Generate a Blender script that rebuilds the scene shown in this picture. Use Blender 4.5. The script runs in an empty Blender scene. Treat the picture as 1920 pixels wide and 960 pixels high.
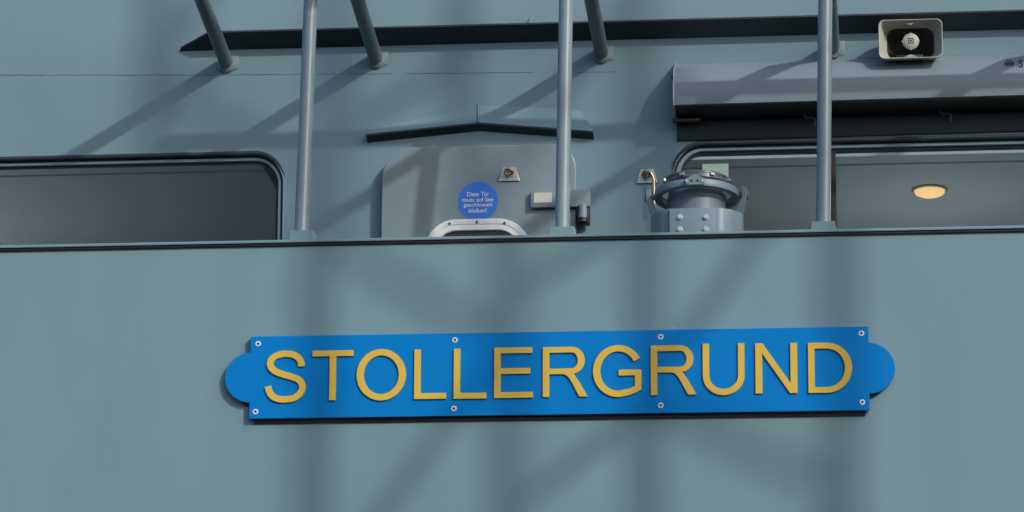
import bpy, bmesh, math, random
from mathutils import Vector, Matrix
random.seed(7)
sc = bpy.context.scene
C = sc.collection

# ------------------------------------------------------------------ camera
F_PX = 6500.0                      # focal length in pixels of the 1920 px wide photograph
PSI, PITCH, ROLL = 0.115, 0.200, 0.004
D0, Z0 = 11.05, 5.0
cam_d = bpy.data.cameras.new('camera')
cam = bpy.data.objects.new('camera', cam_d); C.objects.link(cam); sc.camera = cam
cam_d.sensor_width = 36.0; cam_d.lens = F_PX / 1920 * 36.0
cam_d.clip_start = 0.1; cam_d.clip_end = 12000
Rm = (Matrix.Rotation(PSI, 3, 'Z') @ Matrix.Rotation(math.pi / 2 + PITCH, 3, 'X') @ Matrix.Rotation(ROLL, 3, 'Z'))
fwd = Rm @ Vector((0, 0, -1))
CAM = Vector((0, 0, Z0)) - fwd * D0
cam.matrix_world = Matrix.Translation(CAM) @ Rm.to_4x4()

def at(px, py, Y):
    """the point of the plane y = Y that the photograph shows at pixel (px, py)"""
    d = Rm @ Vector(((px - 960) / F_PX, -(py - 480) / F_PX, -1))
    return CAM + d * ((Y - CAM.y) / d.y)

# ------------------------------------------------------------------ sky, sun, exposure
SUN = Vector((1.05, -1.0, 0.87))   # towards the sun
elev = math.atan2(SUN.z, math.hypot(SUN.x, SUN.y))
w = bpy.data.worlds.new('World'); sc.world = w; w.use_nodes = True
nt = w.node_tree; bg = nt.nodes['Background']
sky = nt.nodes.new('ShaderNodeTexSky'); sky.sky_type = 'NISHITA'; sky.sun_disc = False
sky.sun_elevation = elev; sky.sun_rotation = math.atan2(SUN.x, SUN.y)
sky.air_density = 1.0; sky.dust_density = 2.5; sky.ozone_density = 1.2
nt.links.new(sky.outputs[0], bg.inputs[0]); bg.inputs[1].default_value = 0.15
sun_d = bpy.data.lights.new('sun', 'SUN'); sun_d.energy = 2.0; sun_d.angle = math.radians(1.2)
sun_d.color = (1.0, 0.95, 0.87)
sun = bpy.data.objects.new('sun', sun_d); C.objects.link(sun)
sun.rotation_euler = SUN.to_track_quat('Z', 'Y').to_euler(); sun.location = (6, -8, 12)
sc.view_settings.view_transform = 'Standard'; sc.view_settings.look = 'None'
sc.view_settings.exposure = 0.10; sc.view_settings.gamma = 1.0

# ------------------------------------------------------------------ materials
def mat(name, col, rough=0.5, metal=0.0, spec=0.5, var=0.0, vscale=3.0, bump=0.0, bscale=80.0, coat=0.0,
        specks=False, stretch=None, rvar=0.0):
    m = bpy.data.materials.new(name); m.use_nodes = True
    n = m.node_tree.nodes; l = m.node_tree.links; p = n['Principled BSDF']
    p.inputs['Base Color'].default_value = (*col, 1); p.inputs['Roughness'].default_value = rough
    p.inputs['Metallic'].default_value = metal; p.inputs['Specular IOR Level'].default_value = spec
    p.inputs['Coat Weight'].default_value = coat; p.inputs['Coat Roughness'].default_value = 0.07
    geo = n.new('ShaderNodeNewGeometry'); vec = geo.outputs['Position']
    if stretch:
        mp = n.new('ShaderNodeMapping'); mp.inputs['Scale'].default_value = stretch
        l.new(vec, mp.inputs[0]); vec = mp.outputs[0]
    if var > 0:
        a = n.new('ShaderNodeTexNoise'); a.inputs['Scale'].default_value = vscale; a.inputs['Detail'].default_value = 6
        a.inputs['Roughness'].default_value = 0.6
        l.new(vec, a.inputs['Vector'])
        r = n.new('ShaderNodeMapRange'); r.inputs['From Min'].default_value = 0.25; r.inputs['From Max'].default_value = 0.75
        r.inputs['To Min'].default_value = 1 - var; r.inputs['To Max'].default_value = 1 + var
        l.new(a.outputs[0], r.inputs[0])
        x = n.new('ShaderNodeMix'); x.data_type = 'RGBA'; x.blend_type = 'MULTIPLY'; x.inputs[0].default_value = 1
        x.inputs[6].default_value = (*col, 1); l.new(r.outputs[0], x.inputs[7])
        out = x.outputs[2]
        if specks:
            v = n.new('ShaderNodeTexVoronoi'); v.inputs['Scale'].default_value = 5.5; l.new(geo.outputs['Position'], v.inputs['Vector'])
            cr = n.new('ShaderNodeMath'); cr.operation = 'LESS_THAN'; cr.inputs[1].default_value = 0.010
            l.new(v.outputs['Distance'], cr.inputs[0])
            y = n.new('ShaderNodeMix'); y.data_type = 'RGBA'; y.inputs[7].default_value = (0.6, 0.66, 0.66, 1)
            l.new(cr.outputs[0], y.inputs[0]); l.new(out, y.inputs[6]); out = y.outputs[2]
        l.new(out, p.inputs['Base Color'])
        if rvar > 0:
            r2 = n.new('ShaderNodeMapRange'); r2.inputs['From Min'].default_value = 0.25; r2.inputs['From Max'].default_value = 0.75
            r2.inputs['To Min'].default_value = rough - rvar; r2.inputs['To Max'].default_value = rough + rvar
            l.new(a.outputs[0], r2.inputs[0]); l.new(r2.outputs[0], p.inputs['Roughness'])
    if bump > 0:
        b = n.new('ShaderNodeTexNoise'); b.inputs['Scale'].default_value = bscale; b.inputs['Detail'].default_value = 3
        l.new(geo.outputs['Position'], b.inputs['Vector'])
        bb = n.new('ShaderNodeBump'); bb.inputs['Strength'].default_value = bump; bb.inputs['Distance'].default_value = 0.004
        l.new(b.outputs[0], bb.inputs['Height']); l.new(bb.outputs[0], p.inputs['Normal'])
    return m

PAINT = (0.174, 0.298, 0.342)
M = {
 'hull': mat('hull paint', PAINT, 0.46, var=0.065, vscale=2.2, bump=0.05, bscale=220, specks=True, stretch=(1.6, 1, 0.6), rvar=0.05),
 'house': mat('superstructure paint', (0.165, 0.275, 0.325), 0.45, var=0.06, vscale=2.2, bump=0.05, bscale=160, specks=True, stretch=(1.4, 1, 0.7), rvar=0.06),
 'door': mat('door paint', (0.200, 0.272, 0.308), 0.32, var=0.15, vscale=4, bump=0.05, bscale=120),
 'pipe': mat('pipe paint', (0.180, 0.262, 0.300), 0.28, spec=0.12, var=0.06, vscale=9, bump=0.03, bscale=60, coat=1.0),
 'beam': mat('shaded beam paint', (0.105, 0.165, 0.195), 0.42, var=0.05, vscale=9, bump=0.06, bscale=60),  # whole beam darkened in colour for the shade on its underside
 'awning': mat('awning case coating', (0.195, 0.262, 0.308), 0.45, var=0.02, vscale=4),
 'repeater': mat('repeater paint', (0.155, 0.235, 0.285), 0.46, var=0.05, vscale=14, bump=0.08, bscale=180),
 'repeater_dark': mat('repeater dark paint', (0.12, 0.165, 0.20), 0.5, var=0.05, vscale=14),
 'black': mat('black rubber and shade', (0.012, 0.013, 0.014), 0.55, var=0.2, vscale=30),  # rubber parts, and strips that stand in for shade under edges
 'shade_dark': mat('dark shade paint', (0.022, 0.032, 0.038), 0.6, var=0.15, vscale=5),  # shade put into colour: ledge, window heads, wall under the awning
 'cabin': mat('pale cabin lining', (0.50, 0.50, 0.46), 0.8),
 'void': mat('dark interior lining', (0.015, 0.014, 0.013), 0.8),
 'steel': mat('stainless steel', (0.55, 0.54, 0.50), 0.34, metal=0.55, var=0.08, vscale=60, bump=0.1, bscale=300),
 'bronze': mat('tarnished steel', (0.42, 0.36, 0.30), 0.32, metal=1.0, var=0.15, vscale=60),
 'silver': mat('aluminium edge', (0.62, 0.66, 0.68), 0.35, metal=0.6),
 'white': mat('white enamel', (0.80, 0.83, 0.82), 0.38, var=0.05, vscale=30),
 'horn': mat('weathered white plastic', (0.44, 0.45, 0.41), 0.5, var=0.06, vscale=18),
 'throat': mat('shaded throat', (0.04, 0.039, 0.036), 0.7),  # dark tone stands in for the shade inside the horn
 'rust': mat('dull brown steel', (0.10, 0.08, 0.07), 0.5, metal=0.3),
 'emblem': mat('dark emblem print', (0.03, 0.03, 0.03), 0.5),
 'sign': mat('blue sign paint', (0.0, 0.205, 0.60), 0.45, spec=0.15, var=0.05, vscale=3),
 'gold': mat('gold letter paint', (0.73, 0.485, 0.062), 0.5, var=0.05, vscale=12),
 'sticker': mat('blue sticker vinyl', (0.035, 0.20, 0.74), 0.45),
 'print': mat('white print', (0.72, 0.78, 0.82), 0.5),
 'label': mat('label plate', (0.56, 0.58, 0.52), 0.5, var=0.25, vscale=260, stretch=(0.3, 1, 3)),
 'paper': mat('pale green paper', (0.50, 0.62, 0.52), 0.8, var=0.02),
 'bezel': mat('lamp bezel', (0.30, 0.26, 0.2), 0.4),
 'ceiling': mat('cabin ceiling panel', (0.45, 0.53, 0.60), 0.7, var=0.03, vscale=4),
 'deck': mat('deck paint', (0.05, 0.06, 0.06), 0.8, var=0.15, vscale=6),
 'weld': mat('cracked weld paint', (0.105, 0.165, 0.19), 0.6, var=0.95, vscale=5, stretch=(1, 1, 1)),
 'galv': mat('galvanised steel', (0.35, 0.36, 0.36), 0.5, metal=0.5, var=0.1, vscale=8),
}
# water
m = mat('harbour water', (0.010, 0.022, 0.024), 0.08, bump=0.35, bscale=2.2); M['water'] = m
# lamp
m = bpy.data.materials.new('lit lamp diffuser'); m.use_nodes = True; p = m.node_tree.nodes['Principled BSDF']
p.inputs['Base Color'].default_value = (0.35, 0.28, 0.18, 1)
p.inputs['Emission Color'].default_value = (1.0, 0.58, 0.23, 1); p.inputs['Emission Strength'].default_value = 0.98
M['lamp'] = m
# glass: coated pane, part mirror part tinted
def glass(name, tint, extra):
    m = bpy.data.materials.new(name); m.use_nodes = True
    n = m.node_tree.nodes; l = m.node_tree.links; n.remove(n['Principled BSDF'])
    t = n.new('ShaderNodeBsdfTransparent'); t.inputs[0].default_value = (*tint, 1)
    g = n.new('ShaderNodeBsdfGlossy'); g.inputs['Roughness'].default_value = 0.01; g.inputs[0].default_value = (0.9, 0.95, 0.95, 1)
    f = n.new('ShaderNodeFresnel'); f.inputs[0].default_value = 1.5
    a = n.new('ShaderNodeMath'); a.operation = 'ADD'; a.inputs[1].default_value = extra; a.use_clamp = True
    x = n.new('ShaderNodeMixShader')
    f2 = n.new('ShaderNodeMath'); f2.operation = 'MULTIPLY'; f2.inputs[1].default_value = 0.5
    l.new(f.outputs[0], f2.inputs[0]); l.new(f2.outputs[0], a.inputs[0]); l.new(a.outputs[0], x.inputs[0]); l.new(t.outputs[0], x.inputs[1]); l.new(g.outputs[0], x.inputs[2])
    l.new(x.outputs[0], n['Material Output'].inputs[0])
    return m
M['glass'] = glass('tinted window glass', (0.80, 0.86, 0.86), 0.0)

# ------------------------------------------------------------------ helpers
class BM:
    def __init__(s): s.b = bmesh.new()
    def box(s, lo, hi, bev=0.0):
        lo = Vector(lo); hi = Vector(hi)
        r = bmesh.ops.create_cube(s.b, size=1, matrix=Matrix.Translation((lo + hi) / 2) @ Matrix.Diagonal((*(hi - lo), 1)))
        if bev:
            e = list({e for v in r['verts'] for e in v.link_edges})
            bmesh.ops.bevel(s.b, geom=e, offset=bev, segments=2, affect='EDGES', profile=0.5)
        return s
    def rod(s, a, b, r, n=24, r2=None, caps=True):
        a = Vector(a); b = Vector(b); d = b - a
        bmesh.ops.create_cone(s.b, cap_ends=caps, segments=n, radius1=r, radius2=r if r2 is None else r2, depth=d.length,
                              matrix=Matrix.Translation((a + b) / 2) @ d.to_track_quat('Z', 'Y').to_matrix().to_4x4())
        return s
    def poly(s, pts):
        return s.b.faces.new([s.b.verts.new(p) for p in pts])
    def loops(s, ls, cap0=False, cap1=False, closed=True):
        """skin through equal-length loops of points"""
        vs = [[s.b.verts.new(p) for p in l] for l in ls]
        n = len(vs[0]); m = n if closed else n - 1
        for a, b in zip(vs, vs[1:]):
            for i in range(m):
                j = (i + 1) % n
                s.b.faces.new((a[i], a[j], b[j], b[i]))
        if cap0: s.b.faces.new(vs[0][::-1])
        if cap1: s.b.faces.new(vs[-1])
        return s
    def lathe(s, prof, mtx=Matrix.Identity(4), n=48, cap0=False, cap1=False):
        ls = [[mtx @ Vector((r * math.cos(2 * math.pi * i / n), r * math.sin(2 * math.pi * i / n), z)) for i in range(n)] for r, z in prof]
        return s.loops(ls, cap0, cap1)
    def tube(s, pts, r, n=10):
        pts = [Vector(p) for p in pts]; ls = []
        rs = r if isinstance(r, list) else [r] * len(pts)
        for i, p in enumerate(pts):
            d = (pts[min(i + 1, len(pts) - 1)] - pts[max(i - 1, 0)]).normalized()
            u = d.orthogonal().normalized() if i == 0 else (u - d * u.dot(d)).normalized()
            v = d.cross(u)
            ls.append([p + (u * math.cos(2 * math.pi * k / n) + v * math.sin(2 * math.pi * k / n)) * rs[i] for k in range(n)])
        return s.loops(ls, True, True)
    def mesh(s, name, smooth=True):
        bmesh.ops.recalc_face_normals(s.b, faces=s.b.faces)
        me = bpy.data.meshes.new(name); s.b.to_mesh(me); s.b.free()
        if smooth: sharp(me)
        return me

def sharp(me, deg=35):
    for f in me.polygons: f.use_smooth = True
    me.set_sharp_from_angle(angle=math.radians(deg))

def link(name, me, material, parent=None):
    """link a mesh given in place coordinates; its origin goes to its own middle"""
    if isinstance(me, BM): me = me.mesh(name)
    me.materials.clear(); me.materials.append(material)
    co = [v.co for v in me.vertices]
    c = Vector([(min(v[i] for v in co) + max(v[i] for v in co)) / 2 for i in range(3)])
    me.transform(Matrix.Translation(-c))
    o = bpy.data.objects.new(name, me); C.objects.link(o)
    put(o, c, parent)
    return o

def put(o, c, parent):
    o['wx'] = list(c)
    if parent is not None:
        o.parent = parent; o.location = Vector(c) - Vector(parent['wx'])
    else:
        o.location = c

def copy_of(src, c, parent):
    o = src.copy(); C.objects.link(o); put(o, c, parent); return o

def thing(name, label, cat, loc, group=None):
    o = bpy.data.objects.new(name, None); C.objects.link(o); o.empty_display_size = 0.1
    o.location = loc; o['wx'] = list(loc); o['label'] = label; o['category'] = cat
    if group: o['group'] = group
    return o

def tag(o, label, cat, group=None):
    o['label'] = label; o['category'] = cat
    if group: o['group'] = group
    return o

def flat(name, loops2d, y, depth, bev=0.0):
    """solid plate standing in the xz plane: outline plus holes, front face at y, back at y + depth"""
    cu = bpy.data.curves.new(name, 'CURVE'); cu.dimensions = '2D'; cu.fill_mode = 'BOTH'
    cu.extrude = max(depth / 2 - bev, 1e-5); cu.bevel_depth = bev; cu.bevel_resolution = 1
    if bev: cu.offset = -bev
    for lp in loops2d:
        sp = cu.splines.new('POLY'); sp.points.add(len(lp) - 1); sp.use_cyclic_u = True
        for q, (x, z) in zip(sp.points, lp): q.co = (x, z, 0, 1)
    o = bpy.data.objects.new(name, cu); C.objects.link(o)
    bpy.context.view_layer.update()
    me = bpy.data.meshes.new_from_object(o.evaluated_get(bpy.context.evaluated_depsgraph_get()))
    bpy.data.objects.remove(o); bpy.data.curves.remove(cu)
    for v in me.vertices:
        x, z, d = v.co; v.co = (x, y + depth / 2 - d, z)
    sharp(me, 30)
    me.name = name
    return me

def rrect(x0, x1, z0, z1, r, n=10):
    r4 = r if isinstance(r, (tuple, list)) else (r, r, r, r)   # top right, top left, bottom left, bottom right
    out = []
    for k, (cx, cz, sx, sz) in enumerate(((x1, z1, -1, -1), (x0, z1, 1, -1), (x0, z0, 1, 1), (x1, z0, -1, 1))):
        q = r4[k]
        for i in range(n + 1):
            a = math.pi / 2 * (k + i / n)
            out.append((cx + sx * q + q * math.cos(a), cz + sz * q + q * math.sin(a)))
    return out

def frame_loops(x0, x1, z0, z1, r, prof, n=10):
    """loops of a rounded frame: prof = (inset, y)"""
    return [[(x, y, z) for x, z in rrect(x0 + i, x1 - i, z0 + i, z1 - i, max(r - i, 0.004), n)] for i, y in prof]

def text(name, body, size, x, z, y, align='CENTER', offset=0.0, xs=1.0):
    cu = bpy.data.curves.new(name, 'FONT'); cu.body = body; cu.size = size; cu.align_x = align; cu.extrude = 0.0003
    cu.offset = offset; cu.space_line = 0.92
    o = bpy.data.objects.new(name, cu); C.objects.link(o); bpy.context.view_layer.update()
    me = bpy.data.meshes.new_from_object(o.evaluated_get(bpy.context.evaluated_depsgraph_get()))
    bpy.data.objects.remove(o); bpy.data.curves.remove(cu)
    for v in me.vertices:
        a, b, c = v.co; v.co = (x + a * xs, y - c, z + b)
    return me

# ------------------------------------------------------------------ setting
YW = 0.65                                  # superstructure wall stands this far inside the bulwark
b = BM(); b.poly([(-6000, -6000, 0), (6000, -6000, 0), (6000, 6000, 0), (-6000, 6000, 0)])
o = link('water', b.mesh('water', False), M['water']); o['kind'] = 'structure'

b = BM().box((-120, -200, -1.0), (120, -1.7, 1.2), 0.05)
o = link('quay', b, mat('quay asphalt', (0.05, 0.05, 0.048), 0.9, var=0.2, vscale=3), None); o['kind'] = 'structure'
blocker = thing('sky_blocker', 'added unseen shed across the quay, behind the camera', 'blocker', (0, -40, 1.2))  # added and unseen: keeps low sky light off the ship
b = BM().box((-110, -58, 1.2), (110, -40, 12.8), 0)
link('blocker_wall', b.mesh('blocker', False), mat('blocker cladding', (0.16, 0.17, 0.17), 0.7, var=0.1, vscale=0.5, stretch=(8, 1, .2)), blocker)
b = BM(); rr_ = [(-39.4, 12.5), (-49, 14.2), (-58.6, 12.5), (-58.6, 12.8), (-49, 14.5), (-39.4, 12.8)]
b.loops([[Vector((x, y, z)) for y, z in rr_] for x in (-110.5, 110.5)], True, True)
link('blocker_roof', b.mesh('roof', False), mat('blocker roofing', (0.10, 0.10, 0.11), 0.8, var=0.1), blocker)
# ------------------------------------------------------------------ the ship
zb = at(960, 448, 0).z                     # underside of the bulwark's cap rail
z_deck = zb - 1.05
z_fold = at(338, 93, YW).z
ship = thing('ship', 'grey painted ship side with bulwark, deckhouse wall, windows and door', 'ship', (0, 1.5, 0.0))
XL, XR = -7.0, 7.0
b = BM().box((XL, 0, -0.5), (XR, 0.012, zb), 0)
link('hull_plating', b.mesh('hull', False), M['hull'], ship)
CAPD = 0.013
b = BM().box((XL, -CAPD, zb), (XR, 0.07, zb + 0.0095), 0.0015)
cap = link('cap_rail', b, M['hull'], ship)
b = BM().box((XL, -0.008, zb - 0.0095), (XR, -0.0005, zb - 0.0004), 0.003)
link('shade_strip', b, M['black'], ship)  # dark strip added as the shade under the cap rail
b = BM().box((XL, 0.0125, z_deck - 0.03), (XR, YW - 0.001, z_deck), 0)
link('side_deck', b.mesh('deck', False), M['deck'], ship)

# windows: openings in the wall
def W(px, py): q = at(px, py, YW); return q.x, q.z
lx1, lzt = at(533, 340, YW).x, at(420, 291, YW).z
rx0, rzt = at(1262, 330, YW).x, at(1420, 269, YW).z
lx0 = lx1 - 1.9; rx1 = rx0 + 2.6
lzb = lzt - 0.75; rzb = rzt - 0.80
RW = 0.105
dxl, dzt = at(719, 400, YW).x, at(900, 279, YW).z
dxr = at(1082, 400, YW).x
pcx, pzt = at(895, 412, YW).x, at(895, 412, YW).z
wall = flat('superstructure_wall', [[(XL, z_deck), (XR, z_deck), (XR, z_fold), (XL, z_fold)],
            rrect(lx0, lx1, lzb, lzt, RW), rrect(rx0, rx1, rzb, rzt, RW)], YW, 0.010)
link('superstructure_wall', wall, M['house'], ship)
# upper, slightly raked wall above the fold
b = BM(); yy, zz, pr = YW, z_fold, [(YW, z_fold)]
for k in range(40):
    a_ = math.radians(min(9.0, 9.0 * k / 10)); yy += math.sin(a_) * 0.04; zz += math.cos(a_) * 0.04; pr.append((yy, zz))
b.loops([[Vector((XL, y, z)) for y, z in pr], [Vector((XR, y, z)) for y, z in pr]], closed=False)
link('upper_wall', b.mesh('upper'), M['house'], ship)
# weld seam
def seam_y(px): return 140.5 - max(0, px - 430) * 0.0085
for a_, c_ in ((-300, -20), (-10, 85), (90, 165), (168, 264), (268, 372), (374, 474), (476, 640), (650, 735), (760, 1000), (1080, 1158)):
    n_ = max(2, int((c_ - a_) / 6))
    pts = [at(a_ + (c_ - a_) * k / n_, seam_y(a_ + (c_ - a_) * k / n_) + random.uniform(-.5, .5), YW - 0.0003) for k in range(n_ + 1)]
    link('weld_seam', BM().tube(pts, random.uniform(0.0008, 0.0014), 6), M['weld'], ship)

# ledge: flange that runs along the fold, its outer lip higher than its root
ld, lr, lt = 0.077, 0.042, 0.006
xt = at(338, 93, YW).x; xl = at(392, 62, YW - ld).x
b = BM()
def ledge_pts(dz): return [(xt, YW - 0.001, z_fold + dz), (xt + 0.004, YW - 0.012, z_fold + dz + 0.006), (xl, YW - ld, z_fold + lr + dz), (XR, YW - ld, z_fold + lr + dz), (XR, YW - 0.001, z_fold + dz)]
b.loops([ledge_pts(-lt), ledge_pts(0)], True, True)
link('spray_ledge', b.mesh('ledge', False), M['shade_dark'], ship)  # ledge coloured dark to carry the shade of its underside
for px, py in ((434, 62), (992, 47)):
    q = at(px, py, YW - 0.05); b = BM()
    tri = [(q.x, YW - 0.072, z_fold + 0.044), (q.x, YW + 0.012, z_fold + 0.044), (q.x, YW + 0.008, z_fold + 0.088)]
    b.loops([tri, [(x + 0.006, y, z) for x, y, z in tri]], True, True)
    link('gusset', b.mesh('gusset', False), M['house'], ship)

# rain hood over the door
hd = 0.038
def hood():
    lp = [at(686, 251, YW - hd), at(897, 229, YW - hd), at(1112, 245, YW - hd)]
    tp = [at(694, 243, YW - 0.002), at(897, 197, YW - 0.002), at(1088, 206, YW - 0.002)]
    bb = [Vector((p.x, YW - 0.002, p.z - 0.019)) for p in lp]
    bm = BM()
    prof = lambda i: [tp[i], lp[i], lp[i] + Vector((0, 0.004, -0.003)), bb[i] + Vector((0, 0, -0.0))]
    a = prof(0); c = prof(1); d = prof(2)
    d2 = [tp[2], lp[2], d[2], d[3]]
    vs = [[bm.b.verts.new(p) for p in q] for q in (a, c, d2)]
    for s, t in zip(vs, vs[1:]):
        for i in range(4):
            bm.b.faces.new((s[i], s[(i + 1) % 4], t[(i + 1) % 4], t[i]))
    bm.b.faces.new(vs[0]); bm.b.faces.new(vs[2][::-1])
    me = bm.mesh('hood', False)
    ob = link('rain_hood', me, M['house'], ship)
    u = BM(); vs = [[u.b.verts.new(p) for p in (lp[i] + Vector((0, 0.006, -0.006)), lp[i] + Vector((0, 0.006, -0.0045)), bb[i] + Vector((0, 0, -0.0015)), bb[i] + Vector((0, 0, -0.003)))] for i in range(3)]
    for s, t in zip(vs, vs[1:]):
        for i in range(4): u.b.faces.new((s[i], s[(i + 1) % 4], t[(i + 1) % 4], t[i]))
    u.b.faces.new(vs[0]); u.b.faces.new(vs[2][::-1])
    link('hood_shade', u.mesh('rl', False), M['black'], ob)  # black sheet added as the shade beneath the hood
    s = BM().tube([tp[1] + Vector((0, -0.001, 0.004)), (tp[1] + lp[1]) / 2 + Vector((0, -0.003, 0)), lp[1] + Vector((0, -0.002, 0.001))], 0.003, 8)
    link('weld_bead', s, M['house'], ob)
hood()

# windows
def window(x0, x1, z0, z1, mull):
    bm = BM()
    ring = frame_loops(x0, x1, z0, z1, RW, [(-0.001, YW + 0.002), (-0.001, YW - 0.006), (0.0005, YW - 0.008), (0.002, YW - 0.008), (0.003, YW - 0.006),
                                             (0.005, YW + 0.006), (0.0105, YW + 0.006), (0.0110, YW + 0.003), (0.0195, YW + 0.003), (0.0220, YW + 0.006), (0.0225, YW + 0.030)])
    bm.loops([[Vector(p) for p in l] for l in ring])
    wf = link('window', bm, M['house'], ship)
    g = BM(); l = frame_loops(x0, x1, z0, z1, RW, [(0.0205, YW + 0.018)])[0]
    g.b.faces.new([g.b.verts.new(p) for p in l])
    link('pane', g.mesh('pane', False), M['glass'], wf)
    s = BM(); s.loops([[Vector(p) for p in q] for q in frame_loops(x0, x1, z0, z1, RW, [(0.0035, YW - 0.0040), (0.0060, YW - 0.0045), (0.0068, YW + 0.0020), (0.0109, YW + 0.0045)])])
    link('shade_strip', s, M['black'], wf)  # black band standing in for shade in the frame's groove
    # added dark tube as shade round the head and upper corners of the window
    hp = [(x, z) for x, z in rrect(x0 - .004, x1 + .004, z0, z1 + .003, RW + .002, 16)][:34]
    hp = hp[2:-2]; rad = [0.0082 * min(1.0, 0.06 + min(i_, len(hp) - 1 - i_) / 9.0) for i_ in range(len(hp))]
    s = BM().tube([Vector((x, YW - .006, z)) for x, z in hp], rad, 10)
    link('head_shade', s, M['shade_dark'], wf)
    s = BM(); s.loops([[Vector(p) for p in q] for q in frame_loops(x0, x1, z0, z1, RW, [(0.0195, YW + 0.014), (0.0300, YW + 0.014), (0.0310, YW + 0.0175)])])
    link('gasket', s, M['black'], wf)
    if mull is not None:
        c = at(mull, 350, YW).x
        q = BM().box((c - 0.010, YW + 0.010, z0 + 0.03), (c + 0.010, YW + 0.0175, z1 - 0.03), 0.001)
        link('mullion', q, M['void'], wf)
    return wf
window(lx0, lx1, lzb, lzt, None)
window(rx0, rx1, rzb, rzt, 1562)

# cabin behind the windows: dark lining with a pale ceiling panel in two runs
bm = BM(); yb = YW + 3.2; zc = rzt + 0.35
x0, x1, zf = XL + .3, XR - .3, z_deck - 0.1
quads = [[(x0, yb, zf), (x1, yb, zf), (x1, yb, zc), (x0, yb, zc)], [(x0, YW + .03, zf), (x1, YW + .03, zf), (x1, yb, zf), (x0, yb, zf)],
         [(x0, YW + .03, zc), (x1, YW + .03, zc), (x1, yb, zc), (x0, yb, zc)], [(x0, YW + .03, zf), (x0, yb, zf), (x0, yb, zc), (x0, YW + .03, zc)],
         [(x1, YW + .03, zf), (x1, yb, zf), (x1, yb, zc), (x1, YW + .03, zc)]]
for q in quads: bm.poly(q)
link('cabin_lining', bm.mesh('lining', False), M['cabin'], ship)
SL = -0.08
def ceiling(xa, xb, zt):
    q = BM(); y0 = YW + 0.022; dp = 1.7
    a = [(xa, y0, zt), (xb, y0, zt), (xb, y0 + dp, zt + SL * dp), (xa, y0 + dp, zt + SL * dp)]
    q.loops([[Vector(p) for p in a], [Vector((x, y, z + 0.01)) for x, y, z in a]], True, True)
    return link('cabin_ceiling', q.mesh('ceil', False), M['ceiling'], ship)
lct = at(488, 306, YW + 0.022).z
lcx = at(489, 306, YW + .022).x
ceiling(XL + .4, lcx, lct)
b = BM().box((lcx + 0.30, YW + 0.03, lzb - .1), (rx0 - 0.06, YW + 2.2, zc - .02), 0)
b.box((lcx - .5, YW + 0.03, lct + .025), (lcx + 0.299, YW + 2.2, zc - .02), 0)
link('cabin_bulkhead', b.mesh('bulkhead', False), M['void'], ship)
rct = at(1600, 293, YW + 0.022).z
ceiling(rx0 - 0.05, XR - .4, rct)

for xa, xb, zt_ in ((XL + .4, lcx - .02, lzt - 0.70), (rx0 + .02, XR - .4, rzt - 0.74)):
    q = BM().box((xa, YW + 0.04, zt_ - 0.06), (xb, YW + 1.3, zt_), 0.004)
    link('bounce_shelf', q, M['cabin'], ship)  # unseen pale shelf, added to bounce sunlight onto the ceiling

# door
dz0 = z_deck + 0.2
DT = 0.045
door_me = flat('door', [rrect(dxl, dxr, dz0, dzt, (0.085, 0.11, 0.1, 0.1), 12)], YW - DT, DT - 0.001, 0.003)
door = link('door', door_me, M['door'], ship)
YD = YW - DT
# porthole ring
def P(px, py, y=YD): q = at(px, py, y); return q
pw = 0.182; px0 = P(895, 420).x - pw; px1 = P(895, 420).x + pw; pz1 = P(895, 411.5).z; pz0 = pz1 - 0.5
bm = BM()
bm.loops([[Vector(p) for p in l] for l in frame_loops(px0, px1, pz0, pz1, 0.112, [(0, YD + 0.001), (0, YD - 0.008), (0.002, YD - 0.010), (0.0175, YD - 0.010), (0.0182, YD - 0.007), (0.0205, YD - 0.007), (0.0212, YD - 0.010), (0.0375, YD - 0.012), (0.040, YD - 0.010), (0.041, YD - 0.0005)], 14)])
link('porthole_frame', bm, M['white'], door)
bm = BM(); l = frame_loops(px0, px1, pz0, pz1, 0.112, [(0.0405, YD - 0.002)], 14)[0]
bm.b.faces.new([bm.b.verts.new(p) for p in l])
link('porthole_glass', bm.mesh('pg', False), mat('dark porthole glass', (0.02, 0.022, 0.025), 0.12), door)
bolt = None
for px, py in ((843, 419.5), (894, 416.5), (946, 418.5)):
    q = P(px, py, YD - 0.010)
    if bolt is None:
        bm = BM().rod(q + Vector((0, 0.002, 0)), q + Vector((0, -0.002, 0)), 0.0045, 10)
        bolt = link('porthole_bolt', bm, mat('dull bolt', (0.10, 0.11, 0.11), 0.4, metal=0.6), door)
    else: copy_of(bolt, q, door)
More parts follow.
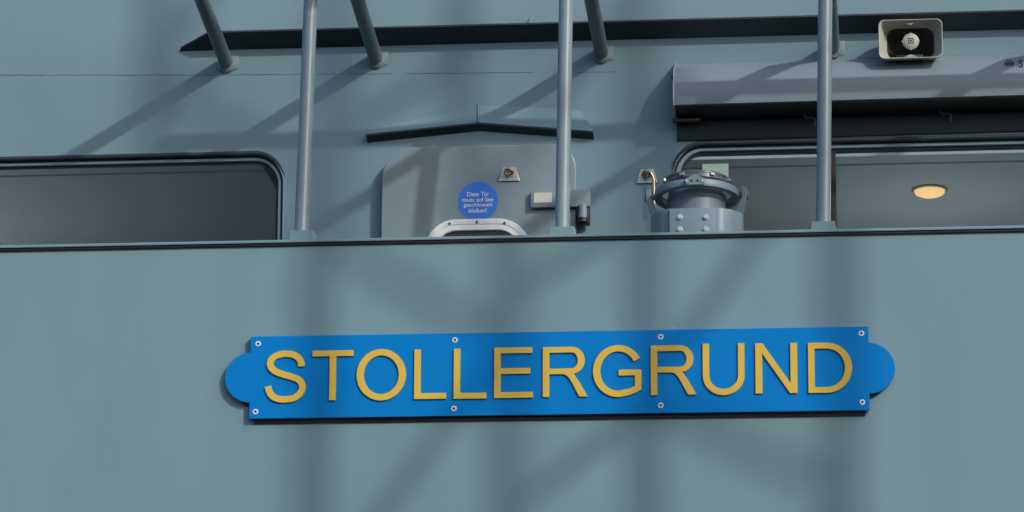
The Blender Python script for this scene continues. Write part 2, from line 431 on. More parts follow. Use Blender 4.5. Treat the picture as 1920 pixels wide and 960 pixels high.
# sticker
q = P(896.5, 377.5); R = 0.068
bm = BM(); bm.lathe([(R, 0), (R, 0.0008)], Matrix.Translation((q.x, YD - 0.0004, q.z)) @ Matrix.Rotation(math.pi / 2, 4, 'X'), 48, True, True)
link('sticker', bm.mesh('sticker', False), M['sticker'], door)
for t, xl_, xr_, yt_, yb_ in (('Diese Tür', 875.8, 917, 359.9, 368.0), ('muss auf See', 867.5, 925, 370.4, 378.3), ('geschlossen', 869.5, 923, 380.2, 389.8), ('bleiben!', 879, 912.6, 390.8, 398.8)):
    me = text('lettering', t, 1.0, 0, 0, 0, align='LEFT', offset=0.010)
    xs_ = [v.co.x for v in me.vertices]; zs_ = [v.co.z for v in me.vertices]
    a = P(xl_, (yt_ + yb_) / 2); c_ = P(xr_, (yt_ + yb_) / 2); zt_, zb_ = P((xl_ + xr_) / 2, yt_).z, P((xl_ + xr_) / 2, yb_).z
    for v in me.vertices:
        v.co = Vector((a.x + (v.co.x - min(xs_)) / (max(xs_) - min(xs_)) * (c_.x - a.x), YD - 0.0014 + v.co.y, zb_ + (v.co.z - min(zs_)) / (max(zs_) - min(zs_)) * (zt_ - zb_)))
    link('lettering', me, M['print'], door)
# eye plate with ring
def eye(px, py, y, parent, matl, ringm):
    c = at(px, py, y); hw1, hw0, hh = 0.0215, 0.036, 0.024
    pl = [(c.x - hw0, c.z - hh), (c.x + hw0, c.z - hh), (c.x + hw1, c.z + hh), (c.x - hw1, c.z + hh)]
    a = link('eye_plate', flat('eye_plate', [pl], y - 0.006, 0.006, 0.001), matl, parent)
    bm = BM(); bm.rod((c.x, y - 0.004, c.z + 0.007), (c.x, y - 0.012, c.z + 0.007), 0.009, 16)
    pts = [Vector((c.x + 0.0135 * math.cos(t), y - 0.016 - 0.008 * math.cos(t * 0) - 0.004 * math.sin(t), c.z + 0.003 + 0.0105 * math.sin(t))) for t in [2 * math.pi * k / 24 for k in range(25)]]
    bm.tube(pts, 0.0042, 8)
    link('eye_ring', bm, ringm, parent)
    return c
eye(955, 327, YD, door, M['steel'], M['bronze'])
# hinge strap with name plate
s0 = P(996, 360); s1 = P(1083, 390)
b = BM().box((s0.x, YD - 0.022, s1.z), (P(1108, 375).x, YD - 0.0005, s0.z), 0.004)
link('hinge_strap', b, M['door'], door)
q0 = P(1001, 361.5, YD - .022); q1 = P(1035, 379.5, YD - .022)
b = BM().box((q0.x, YD - 0.0236, q1.z), (q1.x, YD - 0.0225, q0.z), 0)
link('name_plate', b.mesh('np', False), M['label'], door)
h = P(1094, 402, YD)
b = BM().box((h.x - 0.022, YD - 0.012, h.z - 0.034), (h.x + 0.020, YD + 0.03, h.z + 0.030), 0.003)
link('hinge_block', b, M['black'], door)
b = BM().rod((h.x, YD - 0.022, h.z - 0.016), (h.x, YD - 0.022, h.z + 0.026), 0.0145, 24)
b.rod((h.x, YD - 0.022, h.z + 0.026), (h.x, YD - 0.022, h.z + 0.029), 0.013, 24)
hb = link('hinge_barrel', b, M['pipe'], door)
b = BM().rod((h.x, YD - 0.022, h.z - 0.030), (h.x, YD - 0.022, h.z - 0.017), 0.0165, 24, 0.0150)
link('hinge_cap', b, M['black'], door)

# wall eye with door hook
he = thing('door_hook', 'tarnished steel hook hanging from an eye plate on the wall, right of the door', 'hook', tuple(at(1213, 335, YW)))
c = eye(1213, 331, YW, he, M['steel'], M['bronze'])
r0 = at(1226, 338, YW - .03); r1 = at(1226.5, 394, YW - .03); k0 = at(1211, 325, YW - .03)
pts = [k0 + Vector((0.002, 0.012, -0.008)), k0, Vector(((k0.x + r0.x) / 2, k0.y, k0.z + 0.004)), Vector((r0.x - 0.004, r0.y, r0.z + 0.014)), r0]
# round the hook's bend
sm = []
for i in range(len(pts) - 1):
    for k in range(4):
        t = k / 4; a = pts[max(i - 1, 0)]; b1 = pts[i]; c1 = pts[i + 1]; d1 = pts[min(i + 2, len(pts) - 1)]
        sm.append(0.5 * ((2 * b1) + (c1 - a) * t + (2 * a - 5 * b1 + 4 * c1 - d1) * t * t + (3 * b1 - a - 3 * c1 + d1) * t ** 3))
b = BM().tube(sm + [r0, r1], 0.0052, 10)
link('hook_rod', b, M['bronze'], he)

# paper behind the right window
q0 = at(1317, 308, YW + .024); q1 = at(1366, 335, YW + .024)
b = BM().box((q0.x, YW + .0215, q1.z), (q1.x, YW + .0225, q0.z), 0)
tag(link('paper_note', b.mesh('note', False), M['paper']), 'pale green paper note stuck inside the right window behind the bearing repeater', 'note')

# ceiling lamp seen through the right window
def ceil_hit(px, py):
    d = Rm @ Vector(((px - 960) / F_PX, -(py - 480) / F_PX, -1))
    y0 = YW + 0.022
    t = (rct + SL * (CAM.y - y0) - CAM.z) / (d.z - SL * d.y)
    return CAM + d * t
def ceiling_lamp(lp, label, watts, drop, color):
    lamp = thing('ceiling_lamp', label, 'lamp', tuple(lp), 'cabin ceiling lamps')
    T = Matrix.Translation(lp) @ Matrix.Rotation(math.atan(SL), 4, 'X')
    RL = 0.053
    b = BM().lathe([(RL, -0.001), (RL * .985, -0.010), (RL * .9, -0.017), (RL * .6, -0.024), (RL * .2, -0.027), (0.001, -0.0275)], T, 40, False, True)
    link('diffuser', b, M['lamp'], lamp)
    b = BM().lathe([(RL + .010, -0.0005), (RL + .009, -0.005), (RL + .001, -0.007), (RL + .0005, -0.0005)], T, 40)
    link('bezel', b, M['bezel'], lamp)
    pl = bpy.data.lights.new('lamp_glow', 'POINT'); pl.energy = watts; pl.color = color; pl.shadow_soft_size = 0.06
    lo = bpy.data.objects.new('lamp_glow', pl); C.objects.link(lo); lo.parent = lamp; lo.location = (0, 0.15, -drop)
ceiling_lamp(ceil_hit(1743, 355), 'round warm lit ceiling lamp seen through the right window', 1.7, 0.55, (0.95, 1.0, 1.0))
lq = Vector((at(-460, 355, YW).x, YW + 0.50, lct + SL * 0.478))
ceiling_lamp(lq, 'round ceiling lamp in the left cabin, past the left end of the picture', 6.5, 0.55, (0.95, 1.0, 1.0))
for zt_, y_, xa, xb in ((rct, YW + 0.11, rx0, XR - .5), (lct, YW + 0.10, XL + .5, lcx)):
    zz = zt_ + SL * (y_ - YW - 0.022)
    q = BM().box((xa, y_, zz - 0.005), (xb, y_ + .006, zz - 0.0005), 0)
    link('ceiling_strip', q.mesh('strip', False), M['silver'], ship)

# ------------------------------------------------------------------ canopy frame: beams, pipe, stanchions
PIPE_C = 0.52; YP = YW - PIPE_C
bases = [(425, 119), (705, 111), (1128, 101), (1561, 92), (1996, 82)]
blab = ['grey slanting pipe beam nearest the tapered left end of the ledge', 'grey slanting pipe beam just right of the leftmost upright stanchion',
        'grey slanting pipe beam just right of the middle stanchion', 'grey pipe beam mostly hidden behind the rightmost stanchion', 'grey pipe beam past the right edge, its shadow falling on the awning case']
BR = 0.0245
for i, (px, py) in enumerate(bases):
    p0 = at(px, py, YW); d = Vector((0, -1, 0.24))
    t = thing('pipe_beam', blab[i], 'pipe', tuple(p0), 'slanting pipe beams welded to the deckhouse wall')
    b = BM().rod(p0, p0 + d * 1.04, BR, 28)
    link('beam_tube', b, M['beam'], t)
    b = BM().rod(p0 + d * 0.0005 , p0 + d * 0.010, BR + 0.010, 28, BR + 0.002)
    link('weld_collar', b, mat('bare weld', (0.24, 0.29, 0.30), 0.25, metal=0.3), t)
    b = BM().box((p0.x - 0.006, YW - 0.0025, p0.z - 0.022), (p0.x + 0.042, YW - 0.0005, p0.z + 0.028), 0.001)
    link('base_pad', b, M['house'], t)
zp = at(1120, 101, YW).z + 0.24 * PIPE_C + 0.05
b = BM().rod((at(300, 280, YW).x + SUN.x * PIPE_C, YP, zp), (4.5, YP, zp), 0.0225, 24)
tag(link('canopy_pipe', b, M['pipe']), 'horizontal grey pipe joining the tops of the upright stanchions', 'pipe')
slab = ['leftmost upright grey stanchion on the bulwark rail, beside the left window', 'middle upright grey stanchion on the bulwark rail, in front of the door',
        'rightmost upright grey stanchion on the bulwark rail, in front of the right window']
for i, ((bx, by), tx) in enumerate(zip(((565, 433), (1054, 426), (1543.5, 416)), (587, 1062.5, 1546.5))):
    p0 = at(bx, by, 0.028)
    # top: on the pipe's line
    p1 = at(tx, -190, YP); p1.z = zp
    z0 = zb + 0.0095
    pb = Vector((p0.x, 0.028, z0 + 0.002))
    t = thing('stanchion', slab[i], 'stanchion', (p0.x, 0.028, z0), 'upright stanchions on the bulwark')
    b = BM().rod(pb, p1, 0.0233, 32)
    link('stanchion_tube', b, M['pipe'], t)
    b = BM().lathe([(0.0228, .021), (0.0262, .019), (0.0275, .015), (0.029, .0115)], Matrix.Translation(pb), 32)
    link('weld_collar', b, M['pipe'], t)
    sx0, sx1 = at(bx - 22, by, -0.005).x, at(bx + 22, by, -0.005).x
    zt = at(bx, by - 1.5, -0.006).z
    trap = [(sx0 - 0.002, z0), (sx1 + 0.005, z0), (sx1 - 0.001, zt), (sx0 + 0.001, zt)]
    link('base_shoe', flat('base_shoe', [trap], -0.006, 0.066, 0.002), M['hull'], t)

# ------------------------------------------------------------------ awning case
aw = thing('awning_case', 'long grey cassette awning fixed above the right window', 'awning', tuple(at(1260, 200, YW)))
ax0 = at(1262, 160, YW - .13).x; ax1 = XR - 2.5
prof_px = [(0.003, 227), (0.124, 198.5), (0.131, 196.5), (0.134, 183), (0.134, 159), (0.092, 129), (0.003, 121)]
prof = [(YW - d, at(1260, py, YW - d).z) for d, py in prof_px]
b = BM(); b.loops([[Vector((x, y, z)) for y, z in prof] for x in (ax0 + 0.0045, ax1)], True, True)
link('case', b, M['awning'], aw)
b = BM(); (y0_, z0_), (y1_, z1_) = prof[0], prof[1]
b.loops([[Vector((x, y, z)) for y, z in ((y0_ - .002, z0_ - .0005), (y0_ - .002, z0_ - .003), (y1_, z1_ - .003), (y1_, z1_ - .0005))] for x in (ax0 + .005, ax1)], True, True)
link('underside_shade', b.mesh('bc', False), M['black'], aw)  # black sheet for the shade on the underside of the case
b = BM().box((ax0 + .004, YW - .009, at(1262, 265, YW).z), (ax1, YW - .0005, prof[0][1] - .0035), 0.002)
link('wall_shade', b, M['shade_dark'], aw)  # dark board added as the shade on the wall below the case
# end cap: thin plate a little larger than the profile
cy = sum(y for y, z in prof) / len(prof); cz = sum(z for y, z in prof) / len(prof)
pr2 = [(cy + (y - cy) * 1.03 - .001, cz + (z - cz) * 1.05) for y, z in prof]; pr2 = [(min(y, YW - .002), z) for y, z in pr2]
b = BM(); b.loops([[Vector((x, y, z)) for y, z in pr2] for x in (ax0, ax0 + 0.004)], True, True)
link('end_cap', b.mesh('cap', False), M['silver'], aw)
b = BM().rod((ax0 - 0.007, YW - .10, at(1260, 146, YW - .10).z), (ax0 + .001, YW - .10, at(1260, 146, YW - .10).z), 0.006, 12)
link('cap_screw', b, M['black'], aw)
q = at(1262, 226, YW - 0.02)
b = BM().box((ax0 - 0.010, YW - 0.055, q.z - 0.010), (ax0 + 0.085, YW - 0.015, q.z - 0.003), 0.002)
b.box((ax0 - 0.010, YW - 0.055, q.z - 0.012), (ax0 + 0.012, YW - 0.03, q.z + 0.002), 0.002)
link('wall_bracket', b, M['rust'], aw)
for px in (1522, 1777):
    q = at(px, 226 - (px - 1262) * 0.0235, YW - 0.04)
    b = BM().tube([q + Vector((0.02 - 0.045, 0, 0.0)), q + Vector((-.02, 0, -0.003)), q + Vector((0.008, 0, -0.003)), q + Vector((0.0095, 0, -0.006)), q + Vector((0.0095, 0, -0.030))], 0.003, 8)
    b.rod(q + Vector((-.025, 0, 0)), q + Vector((-.025, 0, 0.03)), 0.003, 8)
    link('lead_hook', b, M['rust'], aw)
# print on the upper slope of the case, right edge
SA = Vector((0, YW - 0.092, at(1260, 129, YW - 0.092).z)); SB = Vector((0, YW - 0.134, at(1260, 159, YW - 0.134).z))
sv = (SB - SA); sl = sv.length; sv = sv / sl; sn = Vector((0, sv.z, -sv.y)).normalized()
if sn.y > 0: sn = -sn
def on_slope(px, py):
    f = (py + 0.030 * (px - 1260) - 129) / 30.0
    return at(px, 120, YW - 0.11).x, f * sl
def slope_mat(x, v): # local x along the case, local y up the slope, local z outwards
    o_ = Vector((x, 0, 0)) + SA + sv * v
    m_ = Matrix.Identity(4)
    for r in range(3):
        m_[r][0] = (1, 0, 0)[r]; m_[r][1] = -sv[r]; m_[r][2] = sn[r]; m_[r][3] = o_[r]
    return m_
def slope_text(body, x0, y0, x1, y1, off=0.0):
    a = on_slope(x0, y0); c_ = on_slope(x1, y1)
    me = text('lettering', body, 1.0, 0, 0, 0, align='LEFT', offset=off)
    xs_ = [v.co.x for v in me.vertices]; zs_ = [v.co.z for v in me.vertices]
    kx = (c_[0] - a[0]) / (max(xs_) - min(xs_)); kz = (c_[1] - a[1]) / (max(zs_) - min(zs_))
    mm = slope_mat(a[0], c_[1])
    for v in me.vertices:
        v.co = mm @ Vector(((v.co.x - min(xs_)) * kx, (v.co.z - min(zs_)) * kz, 0.0006 - v.co.y))
    return link('lettering', me, M['emblem'], aw)
def slope_slab(name, x0, y0, x1, y1, m_):
    a = on_slope(x0, y0); c_ = on_slope(x1, y1)
    bb = BM().box((0, 0, 0.0001), (c_[0] - a[0], c_[1] - a[1], 0.0007)); me = bb.mesh(name, False)
    me.transform(slope_mat(a[0], c_[1])); return link(name, me, m_, aw)
slope_text('S', 1909.5, 112.0, 1918.5, 126.5, 0.035)
slope_slab('logo_rule', 1905.3, 112, 1905.9, 127, M['emblem'])
slope_slab('logo_block', 1884, 116.5, 1902, 122, M['emblem'])
slope_text('mare', 1887, 112.5, 1899, 115.4)
slope_slab('logo_rule', 1884.5, 123.3, 1901.5, 124.0, M['emblem'])
aw.rotation_euler = (0, -0.005, 0)

# ------------------------------------------------------------------ loudspeaker
YL = YW - 0.145
sp = thing('loudspeaker', 'off-white rectangular horn loudspeaker above the awning case', 'loudspeaker', tuple(at(1706, 112, YW - .06)))
a0 = at(1646.5, 37.5, YL); a1 = at(1768, 108, YL)
hx, hz = (a0.x + a1.x) / 2, (a0.z + a1.z) / 2; hw, hh = (a1.x - a0.x) / 2, (a0.z - a1.z) / 2
def horn_loop(k, y, r, kz=None):
    kz = k if kz is None else kz
    return [Vector((x, y, z)) for x, z in rrect(hx - hw * k, hx + hw * k, hz - hh * kz, hz + hh * kz, r, 8)]
b = BM()
rr = 0.020
ls = [horn_loop(0.55, YL + 0.135, 0.02, .6), horn_loop(0.86, YL + 0.085, 0.025, .86), horn_loop(0.97, YL + 0.012, rr, .96), horn_loop(1.0, YL + 0.008, rr), horn_loop(1.0, YL + 0.001, rr),
      horn_loop(0.985, YL - 0.001, rr, .975), horn_loop(0.965, YL + 0.001, rr, .94), horn_loop(0.92, YL + 0.014, rr, .90),
      horn_loop(0.85, YL + 0.036, .022, .83), horn_loop(0.80, YL + 0.052, .026, .81), horn_loop(0.74, YL + 0.066, .030, .79)]
b.loops(ls, True, False)
tb = BM(); tb.loops([horn_loop(0.74, YL + 0.066, .030, .79), horn_loop(0.66, YL + 0.085, .032, .70), horn_loop(0.56, YL + 0.104, .032, .62), horn_loop(0.44, YL + 0.118, .025, .55), horn_loop(0.2, YL + 0.129, .012, .36)], False, True)
link('throat', tb, M['throat'], sp)
link('horn', b, M['horn'], sp)
TY = Matrix.Translation((hx + .001, YL + 0.030, hz - 0.001)) @ Matrix.Rotation(math.pi / 2, 4, 'X')
b = BM().lathe([(0.012, -0.072), (0.018, -0.020), (0.0275, -0.006), (0.0275, 0.0), (0.022, 0.005), (0.012, 0.0065)], TY, 32, True, True)
for k in range(4):
    a = k * math.pi / 2; c0 = TY @ Vector((0.0272 * math.cos(a), 0.0272 * math.sin(a), -0.004)); c1 = TY @ Vector((0.0272 * math.cos(a), 0.0272 * math.sin(a), 0.003))
    b.rod(c0, c1, 0.0028, 10)
plug = link('phase_plug', b, M['horn'], sp)
yq = YL + 0.030 - 0.0068
sqo = rrect(hx - .0085, hx + .0105, hz - .0105, hz + .0085, .001, 2); sqi = rrect(hx - .0058, hx + .0078, hz - .0078, hz + .0058, .001, 2)
link('emblem', flat('emblem', [sqo, sqi], yq - .0004, .0008), M['emblem'], plug)
b = BM().lathe([(0.0036, 0), (0.0036, 0.0006)], Matrix.Translation((hx + .001, yq, hz - .001)) @ Matrix.Rotation(math.pi / 2, 4, 'X'), 14, True, True)
link('emblem', b, M['emblem'], plug)
# small bridges at the middle of the upper and lower rim, then the foot
for s_ in (-1, 1):
    zz = hz + s_ * hh
    tri = [(hx - .022, zz - s_ * .0085), (hx + .022, zz - s_ * .0085), (hx, zz - s_ * .0165)]
    link('rib', flat('rib', [tri], YL + 0.010, 0.010), M['horn'], sp)
f0 = at(1680, 108, YW - .08); f1 = at(1731, 116, YW - .08)
b = BM().box((f0.x, YW - 0.10, f1.z - .004), (f1.x, YW - 0.045, f0.z + 0.004), 0.002)
link('foot', b, M['black'], sp)

# ------------------------------------------------------------------ bearing repeater on its pedestal
YR = 0.30
cx = at(1307, 380, YR).x
rp = thing('bearing_repeater', 'grey compass bearing repeater on a bolted pedestal between bulwark and right window', 'compass', (cx, YR, z_deck))
zt = at(1307, 386, YR - .155).z
RD = at(1394.5, 400, YR).x - cx
# pedestal head: round drum with a flat bolted front
def drum(r, z):
    pts = []
    n = 64; xf = 0.47
    for i in range(n):
        a = 2 * math.pi * i / n
        x, y = math.cos(a), math.sin(a)
        if y < -0.84: y = -0.84 - (abs(y) - 0.84) * 0.05
        pts.append(Vector((cx + r * x, YR + r * y, z)))
    return pts
b = BM(); b.loops([drum(RD, zt - 0.30), drum(RD, zt - .006), drum(RD - .002, zt - .0015), drum(RD - .006, zt)], True, True)
link('pedestal_head', b, M['repeater'], rp)
b = BM().rod((cx, YR, z_deck), (cx, YR, zt - 0.295), 0.11, 40); b.rod((cx, YR, z_deck), (cx, YR, z_deck + .015), 0.17, 40)
link('pedestal_column', b, M['repeater'], rp)
yf = YR - RD * 0.85
pa = at(1255.5, 400, yf).x; pb_ = at(1341, 400, yf).x
b = BM().box((pa, yf - 0.007, zt - 0.25), (pb_, yf + 0.012, zt - 0.003), 0.0015)
plate = link('front_plate', b, M['repeater'], rp)
bolt = None
for px, py in ((1275, 407), (1324, 407), (1275, 430), (1324, 430), (1275, 455), (1324, 455)):
    q = at(px, py, yf - .007)
    if bolt is None:
        b = BM().rod(q + Vector((0, 0.001, 0)), q + Vector((0, -0.002, 0)), 0.0098, 20)
        b.rod(q + Vector((0, -0.002, 0)), q + Vector((0, -0.008, 0)), 0.0078, 6, 0.0072)
        bolt = link('bolt', b, M['silver'], plate)
        off = Vector(bolt['wx']) - q
    else: copy_of(bolt, q + off, plate)
tilt = Matrix.Rotation(math.radians(-7.5), 4, 'X')
zr = at(1306, 368, YR).z
TR = Matrix.Translation((cx, YR, zr)) @ tilt
RO = 0.138
b = BM().lathe([(RO, -0.012), (RO + .001, -0.010), (RO + .001, 0.010), (RO, 0.012), (RO - .020, 0.012), (RO - .022, 0.010), (RO - .022, -0.010), (RO - .020, -0.012), (RO, -0.012)], TR, 72)
ring = link('gimbal_ring', b, M['repeater'], rp)
RBo = at(1360, 370, YR).x - cx
b = BM().lathe([(RBo * .96, -0.115), (RBo, -0.110), (RBo, -0.030), (RBo + .003, -0.028), (RBo + .003, 0.0), (RBo + .0005, 0.004), (RBo + .0005, 0.036), (0.02, 0.037)], TR, 64, True, True)
link('bowl', b, M['repeater_dark'], rp)
RB2 = 0.111
b = BM().lathe([(RBo, 0.028), (RB2 - .006, 0.028), (RB2 - .002, 0.031), (RB2 - .002, 0.044), (RB2, 0.045), (RB2, 0.050), (RB2 - .004, 0.053), (RB2 - .014, 0.053)], TR, 64, True, True)
bez = link('bezel_ring', b, mat('bezel lacquer', (0.085, 0.115, 0.145), 0.32), rp)
for ang in (205, 300, 248, 340):
    a = math.radians(ang)
    u = Vector((math.cos(a), math.sin(a), 0)); tq = Vector((-math.sin(a), math.cos(a), 0))
    b = BM(); 
    cc = u * (RB2 + .001) + Vector((0, 0, .040))
    b.rod(TR @ (cc - tq * .007), TR @ (cc + tq * .007), 0.0055, 10)
    link('clip', b, M['steel'], bez)
# front bracket of the ring: five-sided plate with holes and screws
fy = YR - math.cos(math.radians(7.5)) * (RO + .001)
fz = at(1303, 338, fy).z; fx = at(1303, 338, fy).x
pent = [(fx - .030, fz - .012), (fx - .026, fz - .017), (fx + .027, fz - .017), (fx + .031, fz - .012), (fx + .031, fz + .004), (fx + .004, fz + .016), (fx - .004, fz + .016), (fx - .031, fz + .004)]
fb = link('ring_bracket', flat('ring_bracket', [pent], fy - .012, .018, .0015), M['repeater'], rp)
for dx, m_, r in ((-.026, 'silver', .0042), (-.011, 'black', .0040), (.009, 'black', .0040), (.025, 'silver', .0042)):
    b = BM().rod((fx + dx, fy - .0118, fz - .004), (fx + dx, fy - .0145 if m_ == 'silver' else fy - .0124, fz - .004), r, 14)
    link('screw' if m_ == 'silver' else 'screw_hole', b, M[m_], fb)
# bearing arms
for sgn, top, bot in ((-1, (1216.5, 361), (1230, 416)), (1, (1396, 356), (1385, 416))):
    p = at(*top, YR); q = at(*bot, YR)
    w0 = .0085
    pr = [(p.x - w0, p.z + .006), (p.x + w0, p.z + .006), (p.x + w0, p.z - .022), (q.x + w0 + (.018 if sgn < 0 else 0), q.z), (q.x - w0 - (.018 if sgn > 0 else 0), q.z), (p.x - w0, p.z - .030)]
    arm = link('bearing_arm', flat('bearing_arm', [pr], YR - .026, .052, .003), M['repeater'], rp)
    b = BM().rod((p.x - sgn * .004, YR, zr), (cx + sgn * (RO - .003), YR, zr), .010, 20)
    b.rod((p.x + sgn * .006, YR, zr), (p.x + sgn * .013, YR, zr), .014, 20)
    link('pivot_pin', b, M['repeater'], arm)

# ------------------------------------------------------------------ the name board
ST, SG = 0.016, 0.006                     # board thickness, gap to the hull
YS = -(ST + SG)
c00, c10, c11, c01 = at(467, 786, YS), at(1631, 768, YS), at(1628, 611, YS), at(470, 632, YS)
sx0, sx1 = (c00.x + c01.x) / 2, (c10.x + c11.x) / 2
sz0, sz1 = (c00.z + c10.z) / 2, (c01.z + c11.z) / 2
sb = thing('name_board', 'long blue name board with raised gold letters on the grey bulwark', 'sign', ((sx0 + sx1) / 2, 0, sz0))
zm = (sz0 + sz1) / 2; rs = at(467, 709, YS).x - at(420.5, 709, YS).x
n = 28
def outline(g):
    a0 = math.asin(0.97)
    R_ = rs - g; x0_, x1_, z0_, z1_ = sx0 + g, sx1 - g, sz0 + g, sz1 - g
    o_ = [(x1_, z0_)]
    o_ += [(x1_ - g * 0 + R_ * math.cos(t), zm + R_ * math.sin(t)) for t in [-math.pi / 2 + math.pi * k / n for k in range(n + 1)]]
    o_ += [(x1_, z1_), (x0_, z1_)]
    o_ += [(x0_ + R_ * math.cos(t), zm + R_ * math.sin(t)) for t in [math.pi / 2 + math.pi * k / n for k in range(n + 1)]]
    o_ += [(x0_, z0_)]
    return o_
link('board', flat('board', [outline(0)], YS, ST, 0.0008), M['sign'], sb)
link('under_shade', flat('under_shade', [[(x, z - 0.028) for x, z in outline(0.014)]], YS + ST + .0001, SG - .0002), M['black'], sb)  # black plate set low to show as shade beneath the board

def arc(cx_, cy_, rx, ry, a0, a1, k=20):
    return [(cx_ + rx * math.cos(math.radians(a0 + (a1 - a0) * i / k)), cy_ + ry * math.sin(math.radians(a0 + (a1 - a0) * i / k))) for i in range(k + 1)]
def stroke(pts, h):
    # smooth centre line (Catmull-Rom), then offset to both sides
    q = []
    for i in range(len(pts) - 1):
        p0, p1, p2, p3 = [Vector(pts[min(max(j, 0), len(pts) - 1)]) for j in (i - 1, i, i + 1, i + 2)]
        for k in range(5):
            t = k / 5
            q.append(.5 * (2 * p1 + (p2 - p0) * t + (2 * p0 - 5 * p1 + 4 * p2 - p3) * t * t + (3 * p1 - p0 - 3 * p2 + p3) * t ** 3))
    q.append(Vector(pts[-1])); L_, R_ = [], []
    for i, p in enumerate(q):
        d = (q[min(i + 1, len(q) - 1)] - q[max(i - 1, 0)]).normalized(); nn = Vector((-d.y, d.x))
        L_.append(tuple(p + nn * h)); R_.append(tuple(p - nn * h))
    return L_ + R_[::-1]
def glyph(ch, w_, h_):
    s_, t_ = 12.0, 10.9
    if ch == 'T': m_ = w_ / 2; return [[(0, h_), (w_, h_), (w_, h_ - t_), (m_ + s_ / 2, h_ - t_), (m_ + s_ / 2, 0), (m_ - s_ / 2, 0), (m_ - s_ / 2, h_ - t_), (0, h_ - t_)]]
    if ch == 'L': return [[(0, 0), (0, h_), (s_, h_), (s_, t_), (w_, t_), (w_, 0)]]
    if ch == 'E':
        a, c_ = h_ * .475, h_ * .475 + t_
        return [[(0, 0), (0, h_), (w_ * .98, h_), (w_ * .98, h_ - t_), (s_, h_ - t_), (s_, c_), (w_ * .93, c_), (w_ * .93, a), (s_, a), (s_, t_), (w_, t_), (w_, 0)]]
    if ch == 'N':
        k = h_ * 12.8 / (w_ - 13.8)
        return [[(0, 0), (0, h_), (13.8, h_), (w_ - 12.8, k), (w_ - 12.8, h_), (w_, h_), (w_, 0), (w_ - 13.8, 0), (12.8, h_ - k), (12.8, 0)]]
    if ch == 'O': return [arc(w_ / 2, h_ / 2, w_ / 2, h_ / 2, 0, 352.5, 47), arc(w_ / 2, h_ / 2, w_ / 2 - 13.3, h_ / 2 - 12, 0, 352.5, 47)]
    if ch == 'U':
        ry = h_ * .38
        return [[(0, h_)] + arc(w_ / 2, ry, w_ / 2, ry, 180, 360, 30) + [(w_, h_), (w_ - s_, h_)] + arc(w_ / 2, ry, w_ / 2 - s_, ry - 12, 360, 180, 30) + [(s_, h_)]]
    if ch == 'D':
        xc = w_ * .42
        return [[(0, 0), (0, h_)] + arc(xc, h_ / 2, w_ - xc, h_ / 2, 90, -90, 30), [(s_, t_), (s_, h_ - t_)] + arc(xc, h_ / 2, w_ - xc - 13.3, h_ / 2 - t_, 90, -90, 30)]
    if ch == 'R':
        xc, y0 = w_ * .64, h_ * .455; ym, ry = (h_ + y0) / 2, (h_ - y0) / 2
        return [[(0, 0), (0, h_)] + arc(xc, ym, w_ * .935 - xc, ry, 90, -80, 24) + [(w_ * .745, h_ * .385), (w_ * .83, h_ * .27), (w_, 0), (w_ * .815, 0), (w_ * .68, h_ * .235), (w_ * .60, h_ * .36), (w_ * .53, h_ * .428), (w_ * .46, h_ * .452), (w_ * .40, y0), (s_, y0), (s_, 0)],
                [(s_, y0 + t_ * .95), (s_, h_ - t_)] + arc(xc, ym, w_ * .935 - xc - 13, ry - t_ * .97, 90, -90, 24)]
    if ch == 'G':
        cx_, cy_, rx, ry = w_ * .52, h_ / 2, w_ * .52, h_ / 2
        return [arc(cx_, cy_, rx, ry, 29, 283, 44) + [(w_ * .77, h_ * .040), (w_ * .89, h_ * .082), (w_, h_ * .142), (w_, h_ * .525), (w_ * .53, h_ * .525), (w_ * .53, h_ * .525 - t_), (w_ - s_, h_ * .525 - t_), (w_ - s_, h_ * .21), (w_ * .76, h_ * .163)] + arc(cx_, cy_, rx - 13.5, ry - 12, 288, 29, 44)]
    if ch == 'S':
        h2 = 6.05
        c_ = [(.0, .29), (.045, .17), (.15, .065), (.32, .01), (.52, 0), (.74, .025), (.90, .105), (.985, .22), (.97, .34), (.87, .43), (.68, .49), (.42, .55), (.19, .625), (.07, .725), (.065, .84), (.17, .935), (.34, .985), (.50, 1.0), (.69, .98), (.85, .915), (.935, .82), (.95, .715)]
        return [stroke([(h2 + x * (w_ - 2 * h2), h2 * .95 + y * (h_ - 1.9 * h2)) for x, y in c_], h2)]
LET = [('S', 497, 574.5, 658, 755), ('T', 586, 662.5, 657.5, 751), ('O', 669, 761.5, 655, 751.5), ('L', 777, 837, 655.6, 748.5), ('L', 851, 912, 654, 748), ('E', 927, 999.5, 652, 746.5),
       ('R', 1018, 1102, 651, 744.5), ('G', 1112, 1202.8, 647.5, 745), ('R', 1220.5, 1306, 648, 741), ('U', 1317.8, 1396, 644.5, 741.5), ('N', 1416.4, 1495, 644, 738), ('D', 1515.4, 1597.8, 643, 737)]
LT = 0.0058
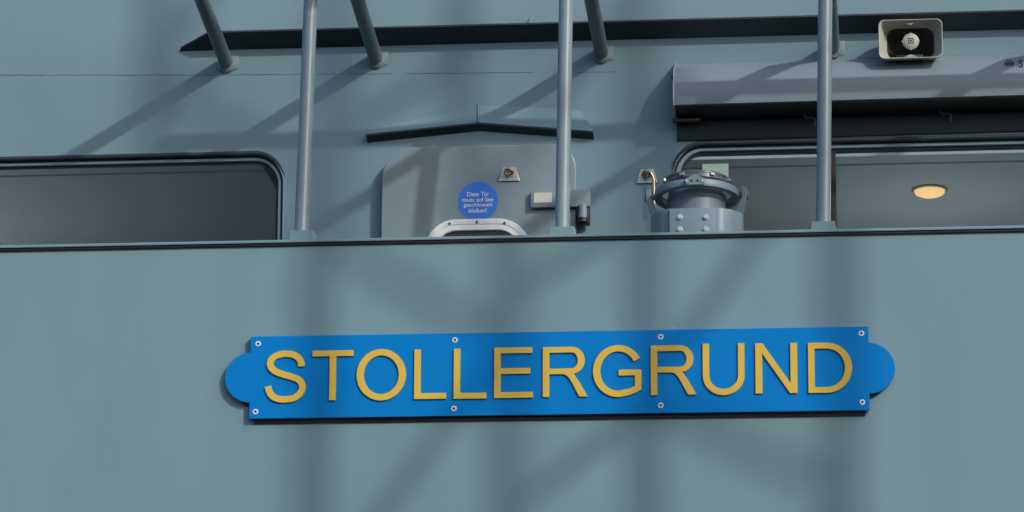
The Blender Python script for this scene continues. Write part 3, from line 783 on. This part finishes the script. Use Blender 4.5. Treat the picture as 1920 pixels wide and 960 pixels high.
for ch, x0_, x1_, y0_, y1_ in LET:
    pm = at((x0_ + x1_) / 2, (y0_ + y1_) / 2, YS)
    xa, xb = at(x0_, (y0_ + y1_) / 2, YS).x, at(x1_, (y0_ + y1_) / 2, YS).x
    za, zb2 = at((x0_ + x1_) / 2, y1_, YS).z, at((x0_ + x1_) / 2, y0_, YS).z
    w_, h_ = x1_ - x0_, y1_ - y0_
    g = [[(xa + x / w_ * (xb - xa), za + y / h_ * (zb2 - za)) for x, y in lp_] for lp_ in glyph(ch, w_, h_)]
    link('letter', flat('letter', g, YS - LT, LT - .0001, 0.0004), M['gold'], sb)
screw = None
for px, py in ((484, 644.5), (853, 637.5), (1239, 631.5), (1615, 625), (479, 772), (851, 766), (1239, 760), (1617, 754)):
    q = at(px, py, YS)
    if screw is None:
        T_ = Matrix.Translation(q) @ Matrix.Rotation(math.pi / 2, 4, 'X')
        b = BM().lathe([(.0090, -.0002), (.0090, .0008), (.0083, .0014), (.0044, .0015), (.0040, .0004)], T_, 24, False, True)
        screw = link('screw', b, mat('bright screw', (0.72, 0.75, 0.76), 0.45, metal=0.1), sb); soff = Vector(screw['wx']) - q
        b = BM().lathe([(.0039, .0005), (.0039, .0010)], T_, 6, False, True)
        sock = link('screw_socket', b, M['black'], screw)
        ko = Vector(sock['wx']) - q
    else:
        s2 = copy_of(screw, q + soff, sb); copy_of(sock, q + ko, s2)

# ------------------------------------------------------------------ lattice mast on the quay side, right of the picture; its soft shadow falls on the hull
lm = thing('lattice_mast', 'galvanised steel lattice mast standing off the ship side, right of the picture', 'mast', (at(1080, 700, 0).x + SUN.x * 3.25, -3.25, 1.2))
legs = {1: (588, 3.1), 2: (948, 3.5), 3: (1208, 3.0), 4: (1573, 3.4)}
def leg_pt(i, py):
    px, k = legs[i]; return at(px, py, 0) + SUN * k
for i in legs:
    q = leg_pt(i, 700)
    b = BM().rod((q.x, q.y, -0.5), (q.x, q.y, 11.0), 0.040, 16)
    link('leg', b, M['galv'], lm)
PP = 705
for n_ in range(-4, 6):
    for (i, yi, j, yj) in ((1, 430, 2, 652), (2, 640, 1, 1140), (3, 745, 4, 217), (3, 750, 4, 922), (3, 400, 2, 555), (3, 770, 2, 958)):
        p = leg_pt(i, yi + PP * n_); q = leg_pt(j, yj + PP * n_)
        if min(p.z, q.z) < -0.3 or max(p.z, q.z) > 10.9: continue
        b = BM().rod(p, q, 0.027, 10)
        link('brace', b, M['galv'], lm)
